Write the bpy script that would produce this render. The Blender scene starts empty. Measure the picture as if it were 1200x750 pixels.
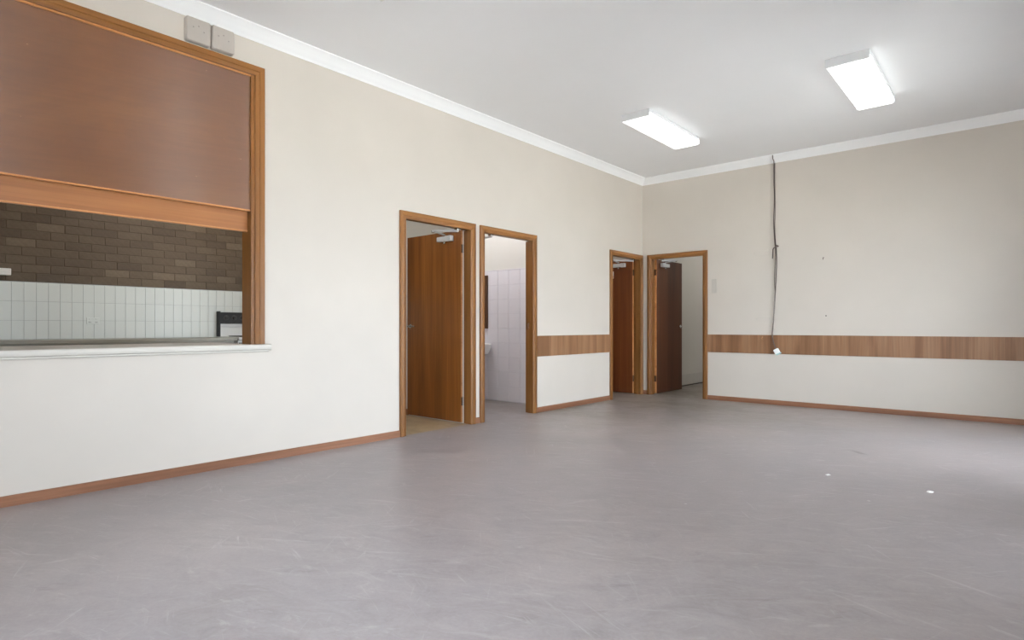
import bpy, bmesh, math, random
from mathutils import Vector, Matrix
random.seed(7)
S = bpy.context.scene
C = S.collection

# ---------------------------------------------------------------- camera
FPX, HY = 691.0, 383.0                      # focal length in pixels, horizon row (1200x750 frame)
YAW = math.atan2(596.0, FPX)                # +Y lies this far right of the view axis
cam = bpy.data.cameras.new('camera')
cam.sensor_width = 36.0
cam.lens = FPX / 1200.0 * 36.0
cam.shift_y = (HY - 375.0) / 1200.0
cam.clip_start = 0.02
cam_o = bpy.data.objects.new('camera', cam)
C.objects.link(cam_o)
cam_o.location = (0, 0, 1.03)
cam_o.rotation_euler = (math.pi / 2, 0, YAW)
S.camera = cam_o

# ---------------------------------------------------------------- world, exposure
S.view_settings.view_transform = 'Standard'
S.view_settings.look = 'None'
S.view_settings.gamma = 1.0
S.view_settings.use_curve_mapping = False
S.view_settings.exposure = 0.24
S.cycles.use_denoising = True
S.cycles.max_bounces = 12
S.cycles.diffuse_bounces = 8
S.cycles.sample_clamp_indirect = 6.0
w = bpy.data.worlds.new('overcast_sky')
S.world = w
w.use_nodes = True
SKY = 14.0
w.node_tree.nodes['Background'].inputs[0].default_value = (0.79, 0.895, 1.0, 1)
w.node_tree.nodes['Background'].inputs[1].default_value = SKY

sun = bpy.data.lights.new('sun', 'SUN'); sun.energy = 190.0; sun.angle = 0.02; sun.color = (0.91, 0.96, 1.0)
sun_o = bpy.data.objects.new('sun', sun); C.objects.link(sun_o)      # high sun from behind the building: it lights the ground outside
sun_o.rotation_euler = Vector((-0.30, -0.45, 0.85)).to_track_quat('Z', 'Y').to_euler()
sun_o.location = (-10, -15, 28)

# room: left wall x=XL, back wall y=YB, right wall x=XR, wall behind the camera y=YF
XL, YB, XR, YF = -4.40, 8.173, 1.10, -1.30
T = 0.11                                     # wall thickness
CZ = 3.29                                    # ceiling height
KX = -7.69                                   # kitchen brick wall
YE = 12.0                                    # end of the room behind the back wall
PI = math.pi

# windows in the right wall (y0, y1, z0, z1); the last two are glazed doors
WIN = [(-1.15, 1.15, 0.45, 2.45), (3.25, 3.85, 0.0, 2.10), (4.8, 7.2, 0.0, 2.35)]
for k, (a, b, c, d) in enumerate(WIN):       # sky portals in the openings (guide sampling only)
    L = bpy.data.lights.new('window_portal', 'AREA')
    L.shape = 'RECTANGLE'; L.size = d - c; L.size_y = b - a
    L.cycles.is_portal = True
    o = bpy.data.objects.new('window_portal', L); C.objects.link(o)
    o.location = (XR + T + 0.01, (a + b) / 2, (c + d) / 2)
    o.rotation_euler = (0, PI / 2, 0)
WINF = (-2.7, -0.2, 0.75, 2.45)              # window in the wall behind the camera (x0, x1, z0, z1)
L = bpy.data.lights.new('window_portal', 'AREA')
L.shape = 'RECTANGLE'; L.size = WINF[1] - WINF[0]; L.size_y = WINF[3] - WINF[2]
L.cycles.is_portal = True
o = bpy.data.objects.new('window_portal', L); C.objects.link(o)
o.location = ((WINF[0] + WINF[1]) / 2, YF - T - 0.01, (WINF[2] + WINF[3]) / 2)
o.rotation_euler = (PI / 2, 0, 0)


# ---------------------------------------------------------------- materials
def lin(c):
    c = c / 255.0
    return c / 12.92 if c <= 0.04045 else ((c + 0.055) / 1.055) ** 2.4


def rgb(r, g, b):
    return (lin(r), lin(g), lin(b), 1)


class NT:
    def __init__(s, name):
        s.m = bpy.data.materials.new(name); s.m.use_nodes = True
        s.t = s.m.node_tree; s.b = s.t.nodes['Principled BSDF']
        s.out = s.t.nodes['Material Output']

    def n(s, kind, **kw):
        x = s.t.nodes.new(kind)
        for k, v in kw.items():
            if k.startswith('i_'):
                key = k[2:]
                key = int(key) if key.isdigit() else key.replace('_', ' ')
                x.inputs[key].default_value = v
            else:
                setattr(x, k, v)
        return x

    def l(s, a, b):
        s.t.links.new(a, b)

    def coords(s, scale=(1, 1, 1), rot=(0, 0, 0)):
        c = s.n('ShaderNodeTexCoord'); mp = s.n('ShaderNodeMapping')
        mp.vector_type = 'TEXTURE'          # rotate first, then stretch
        mp.inputs['Scale'].default_value = tuple(1.0 / v for v in scale); mp.inputs['Rotation'].default_value = rot
        s.l(c.outputs['Object'], mp.inputs['Vector']); return mp.outputs[0]

    def noise(s, vec, scale, detail=4, rough=0.55, dist=0.0):
        x = s.n('ShaderNodeTexNoise'); x.inputs['Scale'].default_value = scale
        x.inputs['Detail'].default_value = detail; x.inputs['Roughness'].default_value = rough
        x.inputs['Distortion'].default_value = dist
        s.l(vec, x.inputs['Vector']); return x.outputs[0]

    def ramp(s, fac, *stops):
        r = s.n('ShaderNodeValToRGB'); e = r.color_ramp.elements
        while len(e) < len(stops): e.new(0.5)
        for k, (p, c) in enumerate(stops):
            e[k].position = p; e[k].color = c if len(c) == 4 else (*c, 1)
        s.l(fac, r.inputs[0]); return r.outputs[0]

    def val(s, fac, a, b, lo=0.0, hi=1.0):
        r = s.n('ShaderNodeMapRange'); s.l(fac, r.inputs[0])
        for k, v in zip((1, 2, 3, 4), (lo, hi, a, b)): r.inputs[k].default_value = v
        return r.outputs[0]

    def mix(s, fac, a, b, mode='MIX'):
        x = s.n('ShaderNodeMix'); x.data_type = 'RGBA'; x.blend_type = mode
        if hasattr(fac, 'links'): s.l(fac, x.inputs[0])
        else: x.inputs[0].default_value = fac
        for v, i in ((a, 6), (b, 7)):
            if hasattr(v, 'links'): s.l(v, x.inputs[i])
            else: x.inputs[i].default_value = v
        return x.outputs[2]

    def col(s, c):
        if hasattr(c, 'links'): s.l(c, s.b.inputs['Base Color'])
        else: s.b.inputs['Base Color'].default_value = c

    def rough(s, r):
        if hasattr(r, 'links'): s.l(r, s.b.inputs['Roughness'])
        else: s.b.inputs['Roughness'].default_value = r

    def bump(s, h, strength=0.1, dist=0.01):
        x = s.n('ShaderNodeBump'); x.inputs['Strength'].default_value = strength
        x.inputs['Distance'].default_value = dist
        s.l(h, x.inputs['Height']); s.l(x.outputs[0], s.b.inputs['Normal'])


def plain(name, c, rough=0.5, metal=0.0, var=0.04, spec=0.5):
    q = NT(name); v = q.noise(q.coords(), 9.0)
    lo = tuple(x * (1 - var) for x in c[:3]) + (1,); hi = tuple(min(1, x * (1 + var)) for x in c[:3]) + (1,)
    q.col(q.ramp(v, (0.3, lo), (0.7, hi))); q.rough(rough)
    q.b.inputs['Metallic'].default_value = metal
    q.b.inputs['Specular IOR Level'].default_value = spec
    return q.m


def paint(name, c, rough=0.55, bs=0.06, var=0.03):
    q = NT(name)
    v = q.noise(q.coords(), 1.3, 3); f = q.noise(q.coords(), 160, 2)
    lo = tuple(x * (1 - var) for x in c[:3]) + (1,); hi = tuple(min(1, x * (1 + var)) for x in c[:3]) + (1,)
    q.col(q.ramp(v, (0.3, lo), (0.7, hi))); q.rough(q.val(v, rough - 0.08, rough + 0.08)); q.bump(f, bs, 0.002)
    return q.m


def wood(name, dark, mid, light, along='z', rough=0.35, scale=1.0, coat=0.0, contrast=1.0):
    q = NT(name)
    s1 = {'x': (0.35, 6, 6), 'y': (6, 0.35, 6), 'z': (6, 6, 0.35)}[along]
    s2 = {'x': (1.2, 60, 60), 'y': (60, 1.2, 60), 'z': (60, 60, 1.2)}[along]
    a = q.noise(q.coords(tuple(v * scale for v in s1)), 1.0, 5, 0.6, 0.6)
    b = q.noise(q.coords(tuple(v * scale for v in s2)), 1.0, 3, 0.6)
    d = 0.22 / contrast
    base = q.ramp(a, (0.5 - d, dark), (0.5, mid), (0.5 + d, light))
    fine = q.ramp(b, (0.35, (0.80, 0.78, 0.76, 1)), (0.65, (1.06, 1.05, 1.04, 1)))
    q.col(q.mix(0.8, base, fine, 'MULTIPLY')); q.rough(q.val(b, rough - 0.05, rough + 0.08))
    q.b.inputs['Specular IOR Level'].default_value = 0.3
    q.b.inputs['Coat Weight'].default_value = coat; q.b.inputs['Coat Roughness'].default_value = 0.25
    q.bump(b, 0.05, 0.001)
    return q.m


M = {}
M['wall'] = paint('cream_wall_paint', rgb(204, 196, 186))
M['wall_grey'] = paint('pale_grey_wall_paint', rgb(205, 203, 196))
M['ceiling'] = paint('white_ceiling_paint', rgb(240, 240, 241), 0.7, 0.03, 0.01)
M['cornice'] = paint('white_cornice_plaster', rgb(250, 250, 250), 0.6, 0.03, 0.01)
M['trim'] = wood('varnished_trim_timber', rgb(106, 68, 32), rgb(126, 83, 41), rgb(142, 98, 54), 'z', 0.38)
M['trim_y'] = wood('varnished_trim_timber_long', rgb(106, 68, 32), rgb(126, 83, 41), rgb(142, 98, 54), 'y', 0.38)
M['trim_x'] = wood('varnished_trim_timber_cross', rgb(106, 68, 32), rgb(126, 83, 41), rgb(142, 98, 54), 'x', 0.38)
M['skirt_y'] = wood('brown_skirting_long', rgb(118, 80, 58), rgb(142, 99, 74), rgb(160, 116, 90), 'y', 0.4)
M['skirt_x'] = wood('brown_skirting_cross', rgb(118, 80, 58), rgb(142, 99, 74), rgb(160, 116, 90), 'x', 0.4)
M['band'] = wood('veneer_rail_timber', rgb(122, 86, 58), rgb(138, 101, 72), rgb(152, 115, 86), 'z', 0.4, 1.0, 0.0, 1.7)
M['leaf'] = wood('orange_brown_door_veneer', rgb(104, 58, 20), rgb(130, 77, 31), rgb(152, 96, 44), 'z', 0.33, 0.8, 0.2)
M['leaf_red'] = wood('red_brown_door_veneer', rgb(90, 46, 21), rgb(112, 60, 29), rgb(130, 75, 40), 'z', 0.33, 0.8, 0.2)
M['leaf_dark'] = wood('dark_brown_door_veneer', rgb(60, 32, 17), rgb(78, 43, 24), rgb(92, 54, 32), 'z', 0.4, 0.8, 0.0)
M['lip'] = wood('pale_edge_timber', rgb(160, 106, 62), rgb(184, 128, 80), rgb(204, 150, 98), 'y', 0.35)
M['sash'] = wood('light_shutter_veneer', rgb(138, 88, 52), rgb(154, 102, 62), rgb(168, 116, 74), 'y', 0.36, 0.7)


def shutter_mat():
    q = NT('brown_shutter_plywood')
    a = q.noise(q.coords((1, 0.6, 1.5), (0.15, 0, 0)), 1.5, 6, 0.6, 0.8)
    b = q.noise(q.coords((80, 2.2, 60), (0.06, 0, 0)), 1.0, 4, 0.6, 0.4)
    sp = q.noise(q.coords((1, 1, 1.6)), 22, 2, 0.5)
    base = q.ramp(a, (0.3, rgb(98, 60, 34)), (0.52, rgb(107, 67, 38)), (0.72, rgb(115, 75, 44)))
    fine = q.ramp(b, (0.3, (0.90, 0.895, 0.89, 1)), (0.7, (1.04, 1.035, 1.03, 1)))
    c = q.mix(0.9, base, fine, 'MULTIPLY')
    q.col(q.mix(q.val(sp, 0, 0.6, 0.77, 0.80), c, rgb(196, 160, 130)))
    q.rough(0.40); q.b.inputs['Specular IOR Level'].default_value = 1.0; q.b.inputs['IOR'].default_value = 1.6
    q.b.inputs['Anisotropic'].default_value = 1.0     # brushed across the grain: reflections smear up and down
    tan = q.n('ShaderNodeCombineXYZ'); tan.inputs[2].default_value = 1.0
    q.l(tan.outputs[0], q.b.inputs['Tangent'])
    return q.m


M['shutter'] = shutter_mat()


def floor_mat():
    q = NT('lilac_grey_vinyl')

    def mul(a, b):
        x = q.n('ShaderNodeMath', operation='MULTIPLY'); q.l(a, x.inputs[0])
        if hasattr(b, 'links'): q.l(b, x.inputs[1])
        else: x.inputs[1].default_value = b
        return x.outputs[0]
    cl = q.noise(q.coords((1, 1, 1), (0, 0, 0.6)), 0.45, 5, 0.6, 0.8)
    mot = q.noise(q.coords((1.0, 1.7, 1), (0, 0, 0.5)), 3.2, 9, 0.74, 1.2)
    base = q.ramp(cl, (0.32, rgb(146, 139, 140)), (0.5, rgb(155, 147, 147)), (0.66, rgb(162, 152, 150)))
    mo = q.ramp(mot, (0.34, (0.83, 0.825, 0.82, 1)), (0.51, (1, 1, 1, 1)), (0.68, (1.12, 1.12, 1.12, 1)))
    c = q.mix(1.0, base, mo, 'MULTIPLY')
    gr = q.noise(q.coords(), 60, 6, 0.75)
    c = q.mix(1.0, c, q.ramp(gr, (0.3, (0.93, 0.93, 0.93, 1)), (0.7, (1.06, 1.06, 1.06, 1))), 'MULTIPLY')
    # worn, warm traffic soil in front of the doors
    soil = q.noise(q.coords((1, 1, 1), (0, 0, 1.1)), 1.1, 8, 0.7, 1.2)
    tc = q.n('ShaderNodeTexCoord'); sep = q.n('ShaderNodeSeparateXYZ'); q.l(tc.outputs['Object'], sep.inputs[0])
    far = q.val(sep.outputs[1], 0, 1, 3.6, 7.2); left = q.val(sep.outputs[0], 1, 0, -4.0, -0.6)
    c = q.mix(mul(mul(far, left), q.val(soil, 0.25, 1.0, 0.36, 0.58)), c, rgb(118, 110, 96))
    # dark rubbed marks
    dk = q.noise(q.coords((1.3, 6.0, 1), (0, 0, 0.75)), 2.0, 6, 0.7, 0.8)
    c = q.mix(mul(q.val(dk, 0, 0.5, 0.60, 0.72), q.val(soil, 0.3, 1.0, 0.45, 0.6)), c, rgb(112, 104, 103))
    # pale hairline scuffs at several angles, in patches
    for ang, sc, lo in ((0.55, 1.0, 0.60), (-0.35, 1.2, 0.61), (1.25, 0.9, 0.62), (0.2, 1.9, 0.60), (0.9, 1.6, 0.61), (-0.9, 1.4, 0.62)):
        s = q.noise(q.coords((1.7 * sc, 24 * sc, 1), (0, 0, ang)), 1.0, 5, 0.72, 0.5)
        k = q.noise(q.coords((1, 1, 1), (0, 0, ang)), 1.5, 4, 0.65)
        c = q.mix(mul(q.val(s, 0, 0.48, lo - 0.01, lo + 0.10), q.val(k, 0, 1, 0.46, 0.62)), c, rgb(196, 191, 193))
    # broader pale rubbed arcs
    bs_ = q.noise(q.coords((1, 3.2, 1), (0, 0, 0.45)), 2.4, 7, 0.75, 2.2)
    c = q.mix(q.val(bs_, 0, 0.45, 0.56, 0.72), c, rgb(186, 180, 179))
    # small pale specks
    v = q.n('ShaderNodeTexVoronoi'); v.inputs['Scale'].default_value = 2.3; q.l(q.coords(), v.inputs['Vector'])
    c = q.mix(q.val(v.outputs['Distance'], 0.6, 0, 0.016, 0.026), c, rgb(205, 202, 203))
    # one dark heel mark
    mp = q.n('ShaderNodeMapping'); mp.vector_type = 'TEXTURE'
    mp.inputs['Location'].default_value = (-1.01, 5.52, 0); mp.inputs['Rotation'].default_value = (0, 0, -0.75); mp.inputs['Scale'].default_value = (0.11, 0.03, 1)
    q.l(tc.outputs['Object'], mp.inputs['Vector'])
    ln = q.n('ShaderNodeVectorMath', operation='LENGTH'); q.l(mp.outputs[0], ln.inputs[0])
    c = q.mix(mul(q.val(ln.outputs['Value'], 0.75, 0, 0.4, 1.2), q.val(mot, 0.3, 1, 0.35, 0.6)), c, rgb(104, 98, 92))
    q.col(c)
    q.rough(q.val(mot, 0.30, 0.50, 0.3, 0.7)); q.bump(mot, 0.06, 0.003)
    return q.m


M['floor'] = floor_mat()


def brick_mat():
    q = NT('brown_painted_brick')
    oi = q.n('ShaderNodeObjectInfo')
    c = q.ramp(oi.outputs['Random'], (0.0, rgb(86, 71, 55)), (0.35, rgb(97, 81, 63)), (0.85, rgb(103, 87, 68)), (1.0, rgb(118, 101, 81)))
    nz = q.noise(q.coords((1, 1, 1)), 30, 5)
    q.col(q.mix(0.7, c, q.ramp(nz, (0.3, (0.8, 0.79, 0.78, 1)), (0.7, (1.1, 1.1, 1.1, 1))), 'MULTIPLY'))
    q.rough(0.6); q.bump(nz, 0.3, 0.004)
    return q.m


M['brick'] = brick_mat()
M['mortar'] = plain('brown_mortar', rgb(92, 77, 61), 0.8)


def tile_mat(name, c, rough):
    q = NT(name); oi = q.n('ShaderNodeObjectInfo')
    lo = tuple(x * 0.98 for x in c[:3]) + (1,); hi = tuple(min(1, x * 1.01) for x in c[:3]) + (1,)
    q.col(q.ramp(oi.outputs['Random'], (0, lo), (1, hi))); q.rough(rough)
    q.bump(q.noise(q.coords(), 6, 2), 0.05, 0.003)
    return q.m


M['tile'] = tile_mat('white_glazed_tile', rgb(228, 232, 227), 0.4)
M['tile_bath'] = tile_mat('pale_bathroom_tile', rgb(224, 221, 226), 0.25)
M['grout'] = plain('grey_grout', rgb(186, 189, 186), 0.8)
M['grout_bath'] = plain('pale_grout', rgb(212, 209, 214), 0.8)
M['floor_k'] = None
q = NT('beige_kitchen_vinyl')
nz = q.noise(q.coords((1, 1, 1)), 4, 6, 0.7, 0.5)
q.col(q.ramp(nz, (0.3, rgb(150, 128, 98)), (0.55, rgb(170, 150, 118)), (0.75, rgb(186, 168, 138)))); q.rough(0.4)
M['floor_k'] = q.m
M['sill'] = plain('off_white_sill_paint', rgb(203, 198, 189), 0.45, 0, 0.015)
M['white'] = plain('white_laminate', rgb(236, 233, 228), 0.35, 0, 0.015)
M['enamel'] = plain('white_enamel', rgb(235, 236, 234), 0.2, 0, 0.01)
M['white_metal'] = plain('white_powder_coated_metal', rgb(225, 226, 227), 0.4, 0, 0.01)
M['plate'] = plain('warm_grey_plastic', rgb(178, 170, 162), 0.45, 0, 0.03)
M['screw'] = plain('dull_screw_metal', rgb(146, 140, 134), 0.5, 0, 0.03)
M['plate_wall'] = plain('painted_over_plastic', rgb(190, 184, 175), 0.5, 0, 0.02)
M['chrome'] = plain('satin_chrome', rgb(205, 203, 200), 0.25, 1.0, 0.02)
M['silver'] = plain('silver_painted_metal', rgb(206, 206, 206), 0.4, 0.1, 0.02)
M['bronze'] = plain('dark_bronze_metal', rgb(70, 52, 40), 0.4, 0.6, 0.05)
M['black'] = plain('black_enamel', rgb(10, 10, 10), 0.5, 0, 0.1)
M['black_soft'] = plain('black_rubber', rgb(34, 30, 29), 0.5, 0, 0.1)
M['cable'] = plain('brown_black_cable', rgb(86, 72, 66), 0.5, 0, 0.1)
M['bench'] = plain('olive_grey_laminate', rgb(150, 147, 134), 0.35, 0, 0.05)
M['carcass'] = plain('cabinet_laminate', rgb(176, 172, 160), 0.4, 0, 0.03)
M['frame_dark'] = wood('dark_mirror_timber', rgb(52, 34, 24), rgb(70, 46, 32), rgb(86, 60, 42), 'z', 0.4)
M['mirror'] = plain('mirror_silver', rgb(225, 228, 228), 0.03, 1.0, 0.0)
M['paper'] = plain('white_paper', rgb(238, 238, 236), 0.7, 0, 0.02)
M['red'] = plain('faded_red_print', rgb(190, 96, 84), 0.5, 0, 0.05)
M['teal'] = plain('pale_teal_plastic', rgb(170, 205, 205), 0.4, 0, 0.03)
M['alu'] = plain('bronze_anodised_aluminium', rgb(120, 108, 98), 0.4, 0.7, 0.03)
M['concrete'] = plain('pale_concrete', rgb(190, 186, 178), 0.8, 0, 0.05)
M['skirt_grey'] = plain('grey_painted_skirting', rgb(197, 195, 189), 0.5, 0, 0.02)
M['grey_dark'] = plain('dark_grey_vinyl', rgb(70, 66, 64), 0.5, 0, 0.05)


def glass_mat():
    q = NT('clear_window_glass')
    t = q.n('ShaderNodeBsdfTransparent'); g = q.n('ShaderNodeBsdfGlossy'); g.inputs['Roughness'].default_value = 0.02
    f = q.n('ShaderNodeFresnel'); f.inputs[0].default_value = 1.45
    m = q.n('ShaderNodeMixShader'); q.l(f.outputs[0], m.inputs[0]); q.l(t.outputs[0], m.inputs[1]); q.l(g.outputs[0], m.inputs[2])
    q.l(m.outputs[0], q.out.inputs[0]); return q.m


def emit_mat(name, c, strength):
    q = NT(name)
    nz = q.noise(q.coords((1, 1, 1)), 40, 2)
    q.col(rgb(240, 242, 240)); q.rough(0.35)
    q.b.inputs['Emission Color'].default_value = c
    q.l(q.val(nz, strength * 0.95, strength * 1.05), q.b.inputs['Emission Strength']); return q.m


M['glass'] = glass_mat()
M['lamp_on'] = emit_mat('lit_prismatic_diffuser', (0.97, 1.0, 0.98, 1), 2.4)
M['lamp_fill'] = emit_mat('fill_lamp_opal', (1.0, 0.96, 0.92, 1), 5.0)  # glow of the lamps added to the back rooms
M['lamp_off'] = plain('unlit_prismatic_diffuser', rgb(228, 229, 222), 0.35, 0, 0.01)


# ---------------------------------------------------------------- geometry helpers
class MB:
    """collects shapes and links them as one mesh object"""

    def __init__(s): s.bm = bmesh.new()

    def box(s, x0, x1, y0, y1, z0, z1, bev=0.0, seg=2):
        b = bmesh.new()
        bmesh.ops.create_cube(b, size=1.0)
        for v in b.verts:
            v.co = Vector(((x0 + x1) / 2 + v.co.x * (x1 - x0), (y0 + y1) / 2 + v.co.y * (y1 - y0), (z0 + z1) / 2 + v.co.z * (z1 - z0)))
        if bev: bmesh.ops.bevel(b, geom=b.edges[:], offset=bev, segments=seg, profile=0.6, affect='EDGES')
        s.add(b); return s

    def add(s, b):
        me = bpy.data.meshes.new('t'); bmesh.ops.recalc_face_normals(b, faces=b.faces[:]); b.to_mesh(me); b.free()
        s.bm.from_mesh(me); bpy.data.meshes.remove(me)

    def prism(s, pts, d, quads=None):
        """pts: closed loop of 3D points, swept by vector d (or to the second loop d)"""
        b = bmesh.new(); n = len(pts)
        A = [b.verts.new(p) for p in pts]
        if isinstance(d, (list, tuple)) and len(d) == n and hasattr(d[0], '__len__'): Bv = [b.verts.new(p) for p in d]
        else: Bv = [b.verts.new(Vector(p) + Vector(d)) for p in pts]
        b.faces.new(A[::-1]); b.faces.new(Bv)
        for i in range(n): b.faces.new((A[i], A[(i + 1) % n], Bv[(i + 1) % n], Bv[i]))
        s.add(b); return s

    def tube(s, path, r, n=10):
        b = bmesh.new(); P = [Vector(p) for p in path]; rings = []
        up = Vector((0.3, 0.5, 0.81)).normalized()
        for i, p in enumerate(P):
            d = (P[min(i + 1, len(P) - 1)] - P[max(i - 1, 0)]).normalized()
            u = d.cross(up).normalized(); v = d.cross(u).normalized()
            rr = r[i] if isinstance(r, (list, tuple)) else r
            rings.append([b.verts.new(p + (u * math.cos(2 * PI * k / n) + v * math.sin(2 * PI * k / n)) * rr) for k in range(n)])
        for a, c in zip(rings, rings[1:]):
            for k in range(n): b.faces.new((a[k], a[(k + 1) % n], c[(k + 1) % n], c[k]))
        b.faces.new(rings[0][::-1]); b.faces.new(rings[-1])
        s.add(b); return s

    def lathe(s, prof, o, axis, n=24):
        """prof: (radius, height) pairs turned round axis at o"""
        b = bmesh.new(); ax = Vector(axis).normalized()
        u = ax.orthogonal().normalized(); v = ax.cross(u); o = Vector(o); rings = []
        for r, hgt in prof:
            r = max(r, 1e-4)
            rings.append([b.verts.new(o + ax * hgt + (u * math.cos(2 * PI * k / n) + v * math.sin(2 * PI * k / n)) * r) for k in range(n)])
        for a, c in zip(rings, rings[1:]):
            for k in range(n): b.faces.new((a[k], a[(k + 1) % n], c[(k + 1) % n], c[k]))
        b.faces.new(rings[0][::-1]); b.faces.new(rings[-1])
        s.add(b); return s

    def build(s, name, mat, parent=None, loc=(0, 0, 0), smooth=False, shift=None):
        if shift is not None: bmesh.ops.translate(s.bm, verts=s.bm.verts[:], vec=-Vector(shift))
        me = bpy.data.meshes.new(name); s.bm.to_mesh(me); s.bm.free()
        me.materials.append(M[mat])
        if smooth:
            for p in me.polygons: p.use_smooth = True
            if hasattr(me, 'set_sharp_from_angle'): me.set_sharp_from_angle(angle=math.radians(35))
        o = bpy.data.objects.new(name, me); C.objects.link(o)
        o.parent = parent; o.location = loc
        return o


def tag(o, label, cat, group=None, kind=None):
    o['label'] = label; o['category'] = cat
    if group: o['group'] = group
    if kind: o['kind'] = kind
    return o


def empty(name, loc=(0, 0, 0), rz=0.0):
    o = bpy.data.objects.new(name, None); C.objects.link(o)
    o.location = loc; o.rotation_euler = (0, 0, rz); o.empty_display_size = 0.1
    return o


def copy_tree(o, parent=None):
    c = o.copy(); C.objects.link(c); c.parent = parent
    for ch in list(o.children): copy_tree(ch, c)
    return c


def wall(name, axis, p0, p1, u0, u1, z0, z1, mat, label, holes=()):
    """wall slab between p0 and p1 on its axis ('x' or 'y'), running u0..u1, with rectangular holes"""
    us = sorted({u0, u1, *[h[0] for h in holes], *[h[1] for h in holes]})
    zs = sorted({z0, z1, *[h[2] for h in holes], *[h[3] for h in holes]})
    us = [u for u in us if u0 <= u <= u1]; zs = [z for z in zs if z0 <= z <= z1]
    solid = lambda i, j: 0 <= i < len(us) - 1 and 0 <= j < len(zs) - 1 and not any(
        h[0] - 1e-6 <= us[i] and us[i + 1] <= h[1] + 1e-6 and h[2] - 1e-6 <= zs[j] and zs[j + 1] <= h[3] + 1e-6 for h in holes)
    bm = bmesh.new(); cache = {}

    def V(i, j, k):
        key = (i, j, k)
        if key not in cache:
            p = (p0, p1)[k]
            cache[key] = bm.verts.new((p, us[i], zs[j]) if axis == 'x' else (us[i], p, zs[j]))
        return cache[key]
    for i in range(len(us) - 1):
        for j in range(len(zs) - 1):
            if not solid(i, j): continue
            for k in (0, 1): bm.faces.new((V(i, j, k), V(i + 1, j, k), V(i + 1, j + 1, k), V(i, j + 1, k)))
            for (di, dj, a, b) in ((-1, 0, (i, j), (i, j + 1)), (1, 0, (i + 1, j), (i + 1, j + 1)), (0, -1, (i, j), (i + 1, j)), (0, 1, (i, j + 1), (i + 1, j + 1))):
                if not solid(i + di, j + dj):
                    bm.faces.new((V(*a, 0), V(*b, 0), V(*b, 1), V(*a, 1)))
    m = MB(); m.add(bm)
    return tag(m.build(name, mat), label, 'wall', kind='structure')


# ---------------------------------------------------------------- setting: floor, ceiling, walls
ARCH = 0.072                                   # visible width of a door architrave
DTOP = 2.122                                   # top of the architraves
D1, D2, D3 = (3.488, 4.494), (4.566, 5.540), (7.212, 8.160)   # outer door frames on the left wall (y)
D4 = (-4.313, -3.370)                          # outer door frame on the back wall (x)
HY0, HY1, HZ0, HZ1 = -0.35, 2.113, 0.855, 2.935  # hatch opening, inside the architraves


def hole(d): return (d[0] + 0.03, d[1] - 0.03, 0.0, DTOP - 0.03)


fl = MB()
fl.box(XL - 0.02, XR, YF, YB + T, -0.12, 0)
fl.box(KX, XL - 0.02, 4.42, YB, -0.12, 0)
fl.box(XL - 0.15, XR, YB + T, YE, -0.12, 0)
tag(fl.build('floor', 'floor'), 'worn lilac grey sheet vinyl floor with pale scuff marks', 'floor', kind='structure')
tag(MB().box(KX, XL - 0.02, YF, 4.42, -0.12, 0).build('floor_kitchen', 'floor_k'), 'beige vinyl floor behind the first doorway', 'floor', kind='structure')
tag(MB().box(KX - T, XR + T, YF - T, YE + T, CZ, CZ + 0.12).build('ceiling', 'ceiling'), 'flat white painted ceiling carrying the fluorescent lights', 'ceiling', kind='structure')

wall('wall_left', 'x', XL - T, XL, YF, YB, 0, CZ, 'wall', 'long cream wall with the serving hatch and three doorways',
     [(HY0 - 0.03, HY1 + 0.03, HZ0 + 0.002, HZ1 + 0.03), hole(D1), hole(D2), hole(D3)])
wall('wall_back', 'y', YB, YB + T, KX, XR, 0, CZ, 'wall', 'cream end wall with a wood band and a hanging cable', [hole(D4)])
wall('wall_right', 'x', XR, XR + T, YF, YE, 0, CZ, 'wall', 'cream outside wall with windows, right of the camera', WIN)
wall('wall_front', 'y', YF - T, YF, KX - T, XR + T, 0, CZ, 'wall', 'cream wall behind the camera', [WINF])
wk = wall('wall_kitchen', 'x', KX - T, KX - 0.012, YF, YB + T, 0, CZ, 'mortar', 'brown brick kitchen wall seen through the serving hatch')
wall('wall_kitchen_end', 'y', 4.425, 4.53, KX - 0.012, XL - T, 0, CZ, 'wall_grey', 'pale wall behind the open kitchen door')
wb = wall('wall_bathroom', 'y', 6.10, 6.20, KX - 0.012, XL - T, 0, CZ, 'wall_grey', 'bathroom wall with pale tiles, seen through the second doorway')
wall('wall_passage', 'x', XL - 0.15, XL - 0.045, YB + T, YE, 0, CZ, 'wall_grey', 'dim grey wall seen through the doorway in the end wall')
wall('wall_passage_end', 'y', YE, YE + T, XL - 0.15, XR + T, 0, CZ, 'wall_grey', 'end wall of the room behind the end wall doorway')
tag(MB().box(-60, 60, -60, 60, -0.4, -0.13).build('ground', 'concrete'), 'pale concrete ground outside the windows', 'ground', kind='structure')

# cornices (cove profile, mitred in the corners)
CP = [(0.0, 3.195), (0.006, 3.195), (0.010, 3.203), (0.022, 3.214), (0.040, 3.240), (0.066, 3.264), (0.082, 3.276), (0.090, 3.280), (0.090, CZ), (0.0, CZ)]


def cornice(name, side, label):
    if side == 'left': A = [(XL + d, YF + d, z) for d, z in CP]; Bq = [(XL + d, YB - d, z) for d, z in CP]
    if side == 'back': A = [(XL + d, YB - d, z) for d, z in CP]; Bq = [(XR - d, YB - d, z) for d, z in CP]
    if side == 'right': A = [(XR - d, YF + d, z) for d, z in CP]; Bq = [(XR - d, YB - d, z) for d, z in CP]
    if side == 'front': A = [(XL + d, YF + d, z) for d, z in CP]; Bq = [(XR - d, YF + d, z) for d, z in CP]
    tag(MB().prism(A, Bq).build(name, 'cornice', smooth=True), label, 'cornice', kind='structure')


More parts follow.
